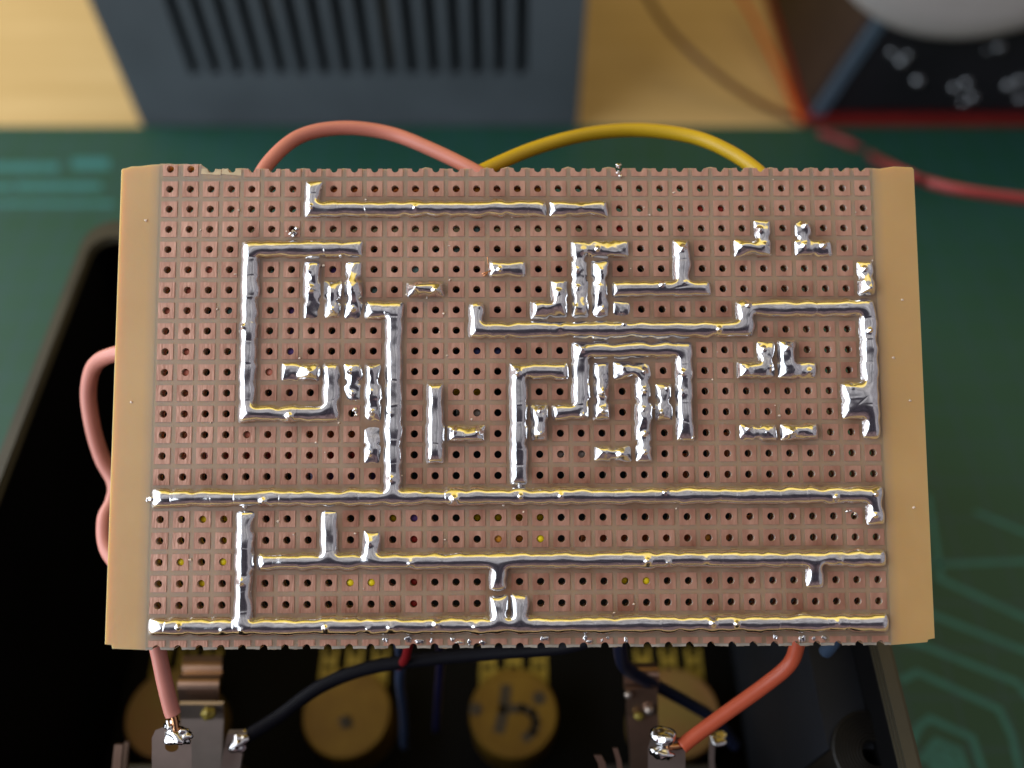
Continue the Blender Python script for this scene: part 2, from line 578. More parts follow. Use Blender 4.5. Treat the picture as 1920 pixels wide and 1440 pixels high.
press = np.clip(press * (1 + .10 * n_big + .06 * n_mid), .25, 2.6)
alpha = 1 / 0.06 ** 2
den = 4 + alpha * ST * ST * (1 - mask)
src = ST * ST * press * mask
phi = 0.30 * mask
for it in range(420):
    s = src.copy()
    s[1:-1, 1:-1] += phi[:-2, 1:-1] + phi[2:, 1:-1] + phi[1:-1, :-2] + phi[1:-1, 2:]
    phi = s / den
C0 = 0.26
height = np.sqrt(C0 * C0 + 2.5 * np.maximum(phi, 0)) - C0 - 0.13
inside = gauss(mask, 0.18) ** 2
height += inside * (ridge + leads + (0.013 + 0.045 * gauss(lumpm, .3)) * n_mid + (0.004 + .014 * lumpm) * n_fine)
flux_map = np.clip(gauss(mask, 1.4) * 1.9 + .6 * gauss(mask, 4.5), 0, 1)


def flux_at(u, v):
    j = min(NV - 1, max(0, int((v - V0) / ST))); i = min(NU - 1, max(0, int((u - U0) / ST)))
    return float(flux_map[j, i])


solder_mat = material('solder', (0.80, 0.80, 0.82), rough=0.16, metal=1.0, color2=(0.66, 0.65, 0.66), vscale=700, bump=0.04, bscale=1800, rvar=0.08)
for ti, key in enumerate(names):
    sel = (owner == ti)
    keep = height > -0.10
    js, is_ = np.where(sel & keep)
    j0, j1, i0, i1 = js.min() - 2, js.max() + 3, is_.min() - 2, is_.max() + 3
    hh = height[j0:j1, i0:i1]; ss = sel[j0:j1, i0:i1] & (hh > -0.11)
    fm = ss[:-1, :-1] & ss[1:, :-1] & ss[:-1, 1:] & ss[1:, 1:]
    idx = np.full(hh.shape, -1, np.int64)
    used = np.zeros(hh.shape, bool)
    used[:-1, :-1] |= fm; used[1:, :-1] |= fm; used[:-1, 1:] |= fm; used[1:, 1:] |= fm
    idx[used] = np.arange(used.sum())
    co = np.stack([UU[j0:j1, i0:i1][used], VV[j0:j1, i0:i1][used], hh[used]], 1) * MM
    a = idx[:-1, :-1][fm]; b = idx[:-1, 1:][fm]; c = idx[1:, 1:][fm]; d = idx[1:, :-1][fm]
    F = np.stack([a, b, c, d], 1)
    me = bpy.data.meshes.new('solder_trace')
    me.vertices.add(len(co)); me.vertices.foreach_set('co', co.astype(np.float32).ravel())
    me.loops.add(F.size); me.loops.foreach_set('vertex_index', F.astype(np.int32).ravel())
    me.polygons.add(len(F)); me.polygons.foreach_set('loop_start', np.arange(0, F.size, 4, dtype=np.int32))
    me.update(calc_edges=True); me.validate()
    me.polygons.foreach_set('use_smooth', np.ones(len(me.polygons), bool)); me.update()
    link('solder_trace', me, solder_mat, board, world_space=False)


# ---- board substrate and pads (board-local mm)
def ring_points(u, v, half, r, n=16):
    inner, outer = [], []
    for k in range(n):
        a = (k + .5) * 2 * math.pi / n if False else k * 2 * math.pi / n + math.pi / 4
        ca, sa = math.cos(a), math.sin(a)
        inner.append((u + r * ca, v + r * sa))
        m = half / max(abs(ca), abs(sa))
        outer.append((u + m * ca, v + m * sa))
    return inner, outer


def jig():
    return random.uniform(-.16, .16)


def edge_cell(u, v, half, sgn, ext):
    """polygon of a cut cell: sgn=-1 -> cut on its upper side (row 0), sgn=+1 -> cut on its lower side"""
    pts = [(u - half, v + sgn * half)]
    pts.append((u + half, v + sgn * half))
    pts.append((u + half, v - sgn * ext[1]))
    pts.append((u + HR + .02, v - sgn * ext[2]))
    for k in range(0, 9):
        a = k * math.pi / 8
        pts.append((u + HR * math.cos(a), v + sgn * HR * math.sin(a)))
    pts.append((u - HR - .02, v - sgn * ext[2]))
    pts.append((u - half, v - sgn * ext[0]))
    return pts


class Sheet:
    def __init__(s): s.tar = (1.0, 0.0); s.bm = bmesh.new(); s.fl = s.bm.verts.layers.float.new('flux')

    def v(s, u, v, z):
        w = s.bm.verts.new((u * MM, v * MM, z * MM)); w[s.fl] = min(1.0, flux_at(u, v) * s.tar[0] + s.tar[1]); return w

    def cell(s, u, v, half, z0, z1, bottom=True, side=False, top=None):
        i, o = ring_points(u, v, half, HR)
        if top: o = [(x, min(y, v + top + .05 * math.sin(9 * x))) for x, y in o]
        n = len(i)
        it = [s.v(x, y, z1) for x, y in i]; ot = [s.v(x, y, z1) for x, y in o]
        ib = [s.v(x, y, z0) for x, y in i]
        ob = [s.v(x, y, z0) for x, y in o] if (bottom or side) else None
        for k in range(n):
            q = (k + 1) % n
            s.bm.faces.new((it[k], ot[k], ot[q], it[q]))
            s.bm.faces.new((it[q], ib[q], ib[k], it[k])).smooth = True
            if bottom: s.bm.faces.new((ib[k], ib[q], ob[q], ob[k]))
            if side: s.bm.faces.new((ot[k], ob[k], ob[q], ot[q]))

    def poly(s, pts, z0, z1, bottom=True):
        n = len(pts)
        area = sum(pts[k][0] * pts[(k + 1) % n][1] - pts[(k + 1) % n][0] * pts[k][1] for k in range(n))
        if area < 0: pts = pts[::-1]
        t = [s.v(x, y, z1) for x, y in pts]; b = [s.v(x, y, z0) for x, y in pts]
        f = [s.bm.faces.new(t)]
        f[0].normal_update()
        for k in range(n): s.bm.faces.new((t[k], b[k], b[(k + 1) % n], t[(k + 1) % n]))
        if bottom: f.append(s.bm.faces.new(b[::-1])); f[-1].normal_update()
        bmesh.ops.triangulate(s.bm, faces=f)

    def build(s, name, mat, parent, kind=None):
        me = bpy.data.meshes.new(name); s.bm.to_mesh(me); s.bm.free()
        o = link(name, me, mat, parent, world_space=False)
        if kind: o['kind'] = kind
        return o


substrate_mat = material('phenolic', (0.56, 0.345, 0.13), rough=0.47, color2=(0.62, 0.40, 0.165), vscale=55, bump=0.10, bscale=1500, spec=1.0)
# etched field between the pads is greyer and duller than the bare margins
nt = substrate_mat.node_tree; bs = nt.nodes['Principled BSDF']
tc = nt.nodes.new('ShaderNodeTexCoord'); sx = nt.nodes.new('ShaderNodeSeparateXYZ'); ab = nt.nodes.new('ShaderNodeMath'); ab.operation = 'ABSOLUTE'
nt.links.new(tc.outputs['Object'], sx.inputs[0]); nt.links.new(sx.outputs['X'], ab.inputs[0])
mr = nt.nodes.new('ShaderNodeMapRange'); mr.inputs['From Min'].default_value = 0.0438; mr.inputs['From Max'].default_value = 0.0458
nt.links.new(ab.outputs[0], mr.inputs['Value'])
mx = nt.nodes.new('ShaderNodeMix'); mx.data_type = 'RGBA'
nt.links.new(mr.outputs[0], mx.inputs['Factor']); mx.inputs['A'].default_value = (0.43, 0.285, 0.19, 1)
nt.links.new(bs.inputs['Base Color'].links[0].from_socket, mx.inputs['B']); nt.links.new(mx.outputs['Result'], bs.inputs['Base Color'])
flux_mix(substrate_mat, (0.52, 0.34, 0.18), 1.0)
bs.inputs['Subsurface Weight'].default_value = 0.6
bs.inputs['Subsurface Radius'].default_value = (1.0, 0.5, 0.18)
bs.inputs['Subsurface Scale'].default_value = 0.003
copper_mat = material('copper_pad', (0.50, 0.25, 0.18), rough=0.40, metal=0.35, color2=(0.68, 0.385, 0.29), vscale=420, stretch=(2.5, 0.5, 1), bump=0.45, bscale=1600, rvar=0.1, spec=1.0)
flux_mix(copper_mat, (0.52, 0.36, 0.26), 1.0)

sub = Sheet(); half = PITCH_B / 2
ER = [[jig() for _ in range(NC + 1)] for _ in range(2)]
for r in range(NR):
    for c in range(NC):
        u, v = node(c, r)
        if 0 < r < NR - 1:
            sub.cell(u, v, half, -TH, 0)
        elif r == 0 and c < 2:
            sub.cell(u, v, half, -TH, 0, side=True, top=.68)          # the broken corner keeps its first holes whole
        else:
            k = 0 if r == 0 else 1
            w = .10 if r == 0 else .05
            e0, e1 = ER[k][c] * w / .1, ER[k][c + 1] * w / .1
            if k == 0 and c == 2: e0 = 0.45
            sub.poly(edge_cell(u, v, half, -1 if r == 0 else 1, (e0 + .12, e1 + .12, random.uniform(-.05, .1))), -TH, 0)
uL, uR = -49.25, 49.75
vT, vB = 29.21, -29.21
sub.poly([(-17.5 * PITCH_B, vB - .1), (-17.5 * PITCH_B, vT + .66), (-45.6, vT + .58), (-46.8, vT + .42), (-48.0, vT + .38), (-48.6, vT + .18), (uL + .12, vT + .08), (uL, vT - .1), (uL - .05, vB + .6), (uL + .75, vB + .5), (uL + .85, vB + .08)], -TH, 0)
sub.poly([(17.5 * PITCH_B, vB - .12), (uR - 2.2, vB + .1), (uR - .9, vB + .2), (uR - .8, vB + .5), (uR, vB + .65), (uR, vT - .15), (uR - .2, vT + .12), (47.2, vT + .22), (45.5, vT - .05), (17.5 * PITCH_B, vT + .02)], -TH, 0)
sub.build('board_substrate', substrate_mat, board)

def tarnish():
    return random.uniform(.7, 1.3), max(0.0, random.gauss(.06, .13))


free = [(c, r) for r in range(1, NR - 1) for c in range(NC) if (c, r) not in covered]
free.sort(key=lambda q: (-q[1], abs(q[0] - 17)))
rest = Sheet()
for n_, q in enumerate(free):
    u, v = node(*q)
    if n_ < 100:
        s = Sheet(); s.tar = tarnish(); s.cell(u, v, PH, 0, PT, bottom=False, side=True); s.build('copper_pad', copper_mat, board)
    else:
        rest.tar = tarnish(); rest.cell(u + random.uniform(-.01, .01), v, PH, 0, PT, bottom=False, side=True)
for c in range(NC):
    for r, sgn in ((0, -1), (NR - 1, 1)):
        if r == 0 and c in (2, 3): continue              # torn off with the broken edge
        u, v = node(c, r)
        if r == 0 and c < 2: rest.cell(u, v, PH * .93, 0, PT, bottom=False, side=True, top=.60)
        elif r == 0: rest.poly(edge_cell(u, v, PH, sgn, (.03, .03, .02)), 0, PT, bottom=False)
        else:
            y0 = v + random.uniform(.16, .32)
            aa = math.asin(min(.99, (y0 - v) / HR))
            arc = [(u + HR * math.cos(aa + (math.pi - 2 * aa) * k / 8), v + HR * math.sin(aa + (math.pi - 2 * aa) * k / 8)) for k in range(9)]
            rest.poly([(u - PH, v + PH), (u + PH, v + PH), (u + PH, y0 + random.uniform(-.06, .06))] + arc + [(u - PH, y0 + random.uniform(-.06, .06))], 0, PT, bottom=False)
rest.build('copper_pad', copper_mat, board, kind='stuff')
edge_mat = material('sawn_edge', (0.30, 0.27, 0.24), rough=0.75, var=0.3, vscale=600, bump=0.6, bscale=1500)
chip_mat = material('torn_phenolic', (0.62, 0.50, 0.33), rough=0.8, var=0.25, vscale=700, bump=0.6, bscale=1500)
ch = Sheet()
for c in (2, 3):
    u, v = node(c, 0)
    ch.poly([(u - 1.25, v - .62), (u + 1.2, v - .55 - .1 * c), (u + 1.22, v - .05), (u + .55, v - .02), (u + .3, v - .42), (u - .3, v - .42), (u - .5, v + .02), (u - 1.2, v + .08)], 0, .05, bottom=False)
ch.build('torn_edge', chip_mat, board)
ch = Sheet()
for c in range(NC):
    u, v = node(c, NR - 1)
    b0 = v - .06
    for sg in (-1, 1):
        ch.poly([(u + sg * half, v + .2), (u + sg * HR * 1.02, v + .2), (u + sg * HR * 1.04, b0 - random.uniform(0, .1)), (u + sg * half, b0 - random.uniform(0, .06))], 0, .02, bottom=False)
ch.build('sawn_edge', edge_mat, board)
board_children_local = True

# tinned spots, crumbs and loose strands on the board
sp = MB(); rr = random.Random(5)
def splash(m):
    m.xform(Matrix.Translation(origin) @ Rw.to_4x4())
    m.build('solder_splash', solder_mat, board)


spots = [(6, 3, .1, -.55, .75), (6, 3, .6, .1, .4), (9, 12, .45, .35, .55), (9, 12, .55, -.2, .4), (22, 0, -.05, .35, .62), (22, 0, -.1, -.5, .42), (22, 0, .15, -1.0, .35),
         (34, 17, -.5, .45, .5), (34, 17, .25, .1, .85), (34, 17, .5, -.3, .5), (33, 17, .1, .25, .4), (33, 17, -.9, .55, .28), (33, 17, -.5, .6, .25),
         (34, 13, .55, -.35, .5), (0, 16, -.95, -.1, .65), (0, 16, -1.5, -.15, .45), (4, 16, .0, -1.0, .55), (25, 13, .8, -.6, .5), (25, 13, -.5, -.75, .4), (17, 15, .1, -1.15, .4), (23, 20, .4, 1.5, .3)]
for (c, r, du, dv, s) in spots:
    u, v = node(c, r)
    sp.blob((u + du, v + dv, .12), s * .62, s * .5, s * .5, noise=.35, seed=rr.random())
    splash(sp); sp = MB()
for (c0, c1) in ((11, 15), (18, 18), (20, 22), (29, 31)):
    for c in range(c0, c1 + 1):
        u, v = node(c, 23)
        for k in range(2):
            sp.blob((u + rr.uniform(-.95, .95), v + .78 + rr.uniform(-.25, .2), .08), rr.uniform(.10, .45), rr.uniform(.15, .38), .07, noise=.4, seed=rr.random())
            splash(sp); sp = MB()
sp.bm.free()
cr = MB()
for k in range(70):
    c, r = rr.randrange(NC), rr.randrange(1, 22)
    u, v = node(c, r)
    cr.blob((u + rr.choice([-1.1, 1.1, .8, -.8]) + rr.uniform(-.3, .3), v + rr.uniform(-1.2, 1.2), .08), rr.uniform(.07, .17), rr.uniform(.06, .13), .08, noise=.4, seed=rr.random())
for (u, v) in [(-47.1, .2), (47.6, 12.5), (48.0, .0), (47.9, -13), (-46, 22.7), (46.2, 5.3)]:
    cr.blob((u, v, .04), .16, .12, .07, noise=.4, seed=u)
cr.xform(Matrix.Translation(origin) @ Rw.to_4x4())
fleck = material('flux_fleck', (0.75, 0.62, 0.52), rough=0.15, var=.3, vscale=900, spec=.8)
cr.build('flux_fleck', fleck, board, None)['kind'] = 'stuff'
cu_wire = material('bare_copper', (0.72, 0.36, 0.18), rough=0.25, metal=1.0, var=.15, vscale=900)
ls = MB(); u, v = node(16, 5)
for (du, dv, z) in ((-1.7, -.55, .2), (-1.9, -.7, .35), (-1.5, -.85, .12), (-1.75, -.95, .3)):
    ls.tube([(u - .2, v - .15, .3), (u - .9, v - .35, .4), (u + du, v + dv, z)], .06, 6, sub=4)
ls.tube([(u - .95, v - .3, .35), (u - 1.1, v + .4, .8), (u - 1.2, v + 1.25, 1.1)], .06, 6, sub=4)
ls.xform(Matrix.Translation(origin) @ Rw.to_4x4())
ls.build('loose_strand', cu_wire, board)

# ---- jumper wires and parts on the hidden component side, seen through the holes
def plastic(name, col, rough=.38):
    return material(name, col, rough=rough, var=.08, vscale=150, bump=.05, bscale=900, spec=.45)


PL = {'yellow': plastic('yellow_pvc', (0.72, 0.50, 0.02)), 'purple': plastic('purple_pvc', (0.16, 0.10, 0.42)), 'teal': plastic('teal_resistor', (0.16, 0.38, 0.40)),
      'red': plastic('red_pvc', (0.5, 0.04, 0.03)), 'orange': plastic('orange_pvc', (0.55, 0.16, 0.04)), 'blue': plastic('blue_pvc', (0.05, 0.08, 0.3)), 'grey': plastic('grey_pvc', (0.3, 0.3, 0.3)),
      'salmon': plastic('salmon_pvc', (0.72, 0.26, 0.19)), 'black': plastic('black_pvc', (0.006, 0.006, 0.010), .55)}
JW = [('yellow', [(17.6, 18.15), (18.5, 17.9)]), ('yellow', [(8.6, 20), (10.4, 20)]), ('yellow', [(22.3, 20.1), (23.5, 19.8)]), ('yellow', [(.6, 19.2), (1.5, 18.6)]), ('yellow', [(2.6, 19), (3.4, 18.9)]),
      ('yellow', [(1.8, 17), (3.4, 18)]), ('yellow', [(1.2, 20), (2.4, 20)]), ('yellow', [(15.6, 17), (18.4, 17)]), ('yellow', [(13.5, 11), (15.4, 11)]), ('yellow', [(10.6, 17), (11.4, 17)]),
      ('red', [(12, 16.6), (12, 21.4)]), ('purple', [(11.7, 17), (12.4, 17)]), ('purple', [(6, 7), (6, 11.3)]), ('purple', [(8, 4.6), (8, 5.5)]), ('purple', [(7, 15), (10.4, 15)]),
      ('teal', [(12, 5.2), (15.3, 2.8)]), ('teal', [(3, 7), (3, 11)]), ('teal', [(5, 5), (5, 8.4)]), ('teal', [(9.6, 6), (10.4, 6)]), ('blue', [(14.8, 9), (17.4, 9)]), ('grey', [(14, 12), (15.3, 12)]), ('grey', [(19, 14.2), (20.3, 14.2)]),
      ('orange', [(4, 13), (9.4, 13)]), ('orange', [(27, 18), (29.4, 18)]), ('orange', [(20, 18), (26, 18)]), ('red', [(2, 14), (9, 14)]), ('orange', [(28, 17), (28, 21)]), ('orange', [(25, 14), (25, 15.4)]), ('orange', [(27, 13), (27, 15.4)]),
      ('salmon', [(1, 6), (1, 14.3)]), ('orange', [(6, 1), (18, 1)]), ('orange', [(22, 3), (28, 2)])]


def behind(c, r, dz):
    """point dz below the board's back, on the sight line through the hole"""
    p = bpt(*node(c, r), -TH)
    n = Rw @ Vector((0, 0, 1))
    d = p - CPOS
    return p + d * (dz / -d.dot(n))


for k, (col, pl) in enumerate(JW):
    dz = {'yellow': 5.5, 'red': 4.0, 'orange': 2.2, 'salmon': 2.0}.get(col, 3.0)
    a, b = behind(*pl[0], dz), behind(*pl[1], dz)
    MB().tube([a, a.lerp(b, .5), b], .95, 10, sub=6).build('jumper_wire', PL[col], board)

# ends of insulated wires standing up inside their holes
for col, (c, r), z in (('lemon', (9, 20), -.12), ('lemon', (10, 20), -.1), ('lemon', (18, 18), -.1), ('lemon', (23, 20), -.15), ('lemon', (1, 19), -.25), ('lemon', (3, 19), -.2), ('lemon', (22, 20), -.9),
                       ('lemon', (2, 17), -.5), ('lemon', (2, 20), -.5), ('lemon', (3, 17), -1.3), ('lemon', (3, 18), -1.3), ('amber', (16, 18), -.25), ('amber', (17, 18), -1.0), ('lemon', (16, 17), -1.2), ('lemon', (15, 17), -1.3), ('lemon', (18, 17), -1.2), ('lemon', (11, 17), -1.2),
                       ('purple', (12, 17), -.7), ('red', (12, 18), -.8), ('red', (12, 20), -.9), ('red', (12, 21), -.8), ('teal', (12, 5), -.6), ('teal', (15, 3), -.9), ('teal', (10, 6), -.9), ('teal', (14, 4), -1.1), ('teal', (3, 7), -.8), ('purple', (6, 9), -.5), ('purple', (8, 5), -1.0), ('purple', (6, 7), -.9),
                       ('salmon', (5, 10), -.3), ('salmon', (1, 9), -.5), ('salmon', (1, 10), -.4), ('salmon', (0, 7), -.6), ('salmon', (1, 6), -.7), ('salmon', (2, 5), -.6), ('grey', (15, 12), -.6), ('grey', (20, 14), -.6), ('grey', (19, 14), -.9), ('blue', (15, 9), -.9), ('blue', (16, 9), -.9), ('amber', (26, 18), -.8), ('salmon', (4, 13), -.5), ('red', (22, 3), -.6), ('red', (26, 2), -.6), ('red', (27, 2), -.6), ('amber', (15, 1), -.9), ('amber', (17, 1), -1.0), ('amber', (18, 1), -.8)):
    PL.setdefault('lemon', plastic('lemon_pvc', (0.85, 0.70, 0.01)))
    PL.setdefault('amber', plastic('amber_pvc', (0.65, 0.30, 0.03)))
    u, v = node(c, r)
    m = MB().lathe([(0, z + .04), (.3, z), (.43, z - .12), (.43, -5)], (u, v, 0), seg=14)
    m.xform(Matrix.Translation(origin) @ Rw.to_4x4())
    m.build('wire_end', PL[col], board, smooth_angle=40)

# ------------------------------------------------------------------ enclosure
HRIM = 64.0
black_mat = material('black_plastic', (0.003, 0.003, 0.0035), rough=0.7, var=.2, vscale=60, bump=.25, bscale=700, spec=.08)
olive_mat = material('printed_rim', (0.034, 0.030, 0.019), rough=0.5, var=.25, vscale=90, bump=.3, bscale=700)
oL = at_z(0, 821, HRIM).x; oL2 = at_z(151, 453, HRIM).x; oR = at_z(1683, 1237, HRIM).x
OL = (oL + oL2) / 2; OR = oR
OB = at_z(300, 409, HRIM).y; OF = -8.0
encl = empty('enclosure', ((OL + OR) / 2, (OB + OF) / 2, 0), 'open black plastic box under the circuit board, layered rim and corner posts', 'enclosure')


def rrect(x0, x1, y0, y1, r, n=8):
    P = []
    for (cx, cy, a0) in ((x1 - r, y1 - r, 0), (x0 + r, y1 - r, 90), (x0 + r, y0 + r, 180), (x1 - r, y0 + r, 270)):
        for k in range(n + 1):
            a = math.radians(a0 + 90 * k / n); P.append((cx + r * math.cos(a), cy + r * math.sin(a)))
    return P


def tube_wall(outer, inner, z0, z1, mb):
    n = len(outer)
    R_ = [[mb.bm.verts.new((x, y, z)) for x, y in P] for P, z in ((outer, z0), (outer, z1), (inner, z1), (inner, z0))]
    for a in range(4):
        b = (a + 1) % 4
        for k in range(n):
            mb.bm.faces.new((R_[a][k], R_[a][(k + 1) % n], R_[b][(k + 1) % n], R_[b][k]))


mb = MB()
tube_wall(rrect(OL, OR, OF, OB, 6), rrect(OL + 2.6, OR - 2.6, OF + 2.6, OB - 2.6, 4), 2.4, HRIM - 1.2, mb)
mb.build('side_wall', black_mat, encl)
MB().prism(rrect(OL, OR, OF, OB, 6), 0.02, 2.4).build('box_floor', black_mat, encl)
mb = MB()
for k in range(3):
    tube_wall(rrect(OL + .35 * k, OR - .35 * k, OF + .35 * k, OB - .35 * k, 6 - .35 * k), rrect(OL + 2.3 - .3 * k + .6, OR - 2.3 + .3 * k - .6, OF + 2.4, OB - 5.5 + .3 * k, 4), HRIM - 1.2 + .4 * k, HRIM - .8 + .4 * k, mb)
mb.build('rim', olive_mat, encl)


def post(px, py):
    c = at_z(px, py, HRIM - 7)
    m = MB()
    prof = [(1.6, -30), (1.6, 0)]
    for k in range(9):
        r = 1.6 + k * .42
        prof += [(r + .1, 0.0), (r + .2, .14), (r + .32, .14), (r + .4, 0)]
    prof += [(5.6, -.2), (5.6, -50)]
    m.lathe(prof, c, seg=40)
    m.box((c.x + 1, c.y - 5.2, c.z - 50), (OR - 2.55, c.y + 5.2, c.z - .25))
    m.build('screw_post', material('post_plastic', (0.006, 0.005, 0.004), rough=.5, spec=.25, var=.4, vscale=250, bump=.4, bscale=900), encl)


post(1640, 1412)
# right inner wall: its dark blue sheen is put into the panel's colour
sheen_mat = material('blue_sheen', (0.001, 0.003, 0.008), rough=.7, var=.3, vscale=50)
a = at_z(1600, 1230, HRIM - 12)
MB().box((OR - 9, a.y - 14, 12), (OR - 2.7, a.y + 22, HRIM - 8)).build('sheen_panel', sheen_mat, encl)

# ------------------------------------------------------------------ potentiometers on the floor
gold = material('pot_back', (0.21, 0.125, 0.014), rough=.45, metal=.3, color2=(0.13, 0.065, 0.006), vscale=120, bump=.1, bscale=700)
gold2 = material('pot_back_olive', (0.24, 0.18, 0.05), rough=.5, metal=.2, color2=(0.28, 0.14, 0.055), vscale=120, bump=.1, bscale=700)
lugm = material('pot_lug', (0.30, 0.23, 0.04), rough=.4, metal=.3, var=.25, vscale=300)  # yellow light falling on the tinned lugs is put into this colour
steel = material('nickel', (0.50, 0.42, 0.37), rough=.38, metal=.85, var=.12, vscale=250)
dark_ink = material('dark_mark', (0.03, 0.02, 0.012), rough=.6, var=.2, vscale=300)
ZP = 14.0


def pot(px, py, label, mat, mark=None, rad=8.2):
    c = at_z(px, py, ZP)
    t = empty('potentiometer', (c.x, c.y, 2.4), label, 'potentiometer', 'potentiometers on the box floor')
    MB().lathe([(0, 2.4), (rad - .2, 2.4), (rad - .2, ZP - 2.4), (rad, ZP - 2.4), (rad, ZP - .4), (rad - .35, ZP), (rad - 1.1, ZP), (rad - 1.2, ZP - .12), (0, ZP - .12)], (c.x, c.y, 0), seg=64).build('pot_body', mat, t)
    m = MB().box((c.x - 6.6, c.y + rad - 2.2, ZP - 4.4), (c.x + 6.6, c.y + rad + .7, ZP - 3.2)); m.build('terminal_plate', lugm, t)
    for k in (-1, 0, 1):
        x = c.x + 5 * k; y = c.y + rad + .2; z = ZP - 3.1
        l = MB()
        l.box((x - 1.5, y - 1.2, z), (x - .75, y + 4.6, z + .5)); l.box((x + .75, y - 1.2, z), (x + 1.5, y + 4.6, z + .5))
        l.box((x - .75, y + 1.5, z), (x + .75, y + 2.7, z + .5))
        l.build('terminal_lug', lugm, t)
    if mark: mark(c, t)
    return t


def mark_a(c, t):
    m = MB()
    P = lambda px, py: at_z(px, py, ZP - .12)
    def bar(pts, w, z1):
        flat_strip(m, [P(*p) for p in pts], w, ZP - .12, ZP + z1)
    bar([(949, 1290), (945, 1330), (936, 1368)], 2.1, -.07)
    bar([(955, 1329), (980, 1328), (999, 1337), (1005, 1355), (1000, 1372), (985, 1384)], 1.7, -.06)
    p = P(1011, 1309); m.lathe([(0, .08), (1.3, .08), (1.3, 0)], p, seg=20)
    m.build('stamped_mark', dark_ink, t)
    n = MB(); p = P(892, 1330); n.lathe([(0, .25), (1.2, .25), (1.2, 0)], p, seg=16); n.build('notch', dark_ink, t)


def mark_b(c, t):
    m = MB(); p = at_z(645, 1355, ZP - .12)
    m.blob((p.x, p.y, p.z - .35), 2.8, 1.3, .5, noise=.4, seed=3); m.build('stamped_mark', dark_ink, t)


pot(650, 1336, 'brown gold round potentiometer back with a smudge, crossed by the long black wire', gold, mark_b)
pot(963, 1336, 'gold round potentiometer back with dark hooked mark and side notch', gold, mark_a)
pot(1268, 1336, 'olive potentiometer back behind the orange red wire at right', gold2)
pot(318, 1336, 'olive potentiometer back half hidden behind the left jack', gold2)

# ------------------------------------------------------------------ jacks
coppery = material('contact_copper', (0.46, 0.30, 0.22), rough=.3, metal=.9, var=.15, vscale=200)
body_black = material('jack_body', (0.015, 0.015, 0.017), rough=.4, var=.2, vscale=100)


def D(px, py, d): return at_depth(px, py, d)


def lug_plate(m, cx, cy, w, d, hole=True):
    """flat solder lug with a rounded head and a hole, facing the camera"""
    # outline in local px around (cx, cy), extruded along the view
    out = []
    for k in range(17):
        a = math.pi * k / 16
        out.append((cx + w / 2 * math.cos(a), cy - w * .25 * math.sin(a) - 12))
    out += [(cx - w / 2 - 6, cy + 110), (cx + w / 2 - 6, cy + 110)]
    hl = [(cx + 13 * math.cos(t * math.pi / 8), cy + 10 * math.sin(t * math.pi / 8) + 8) for t in range(16)]
    def ringz(P, dd): return [m.bm.verts.new(D(x, y, d + dd + (y - cy) * .02)) for x, y in P]
    N = 32
    # sample outer by angle to pair with the hole
    outs = []
    for t in range(16):
        a = t * math.pi / 8
        dx, dy = math.cos(a), math.sin(a)
        # march to the boundary
        r = 0
        while True:
            x, y = cx + dx * r, cy + 8 + dy * r
            top = cy - 12
            ok = abs(x - cx) < w / 2 and y < cy + 110 and (y > top or ((x - cx) / (w / 2)) ** 2 + ((y - top) / (w * .25)) ** 2 < 1)
            if not ok: break
            r += .5
        outs.append((x, y))
    A, B, C_, E_ = ringz(hl, 0), ringz(outs, 0), ringz(outs, .8), ringz(hl, .8)
    for t in range(16):
        q = (t + 1) % 16
        for X, Y in ((A, B), (B, C_), (C_, E_), (E_, A)):
            m.bm.faces.new((X[t], X[q], Y[q], Y[t]))


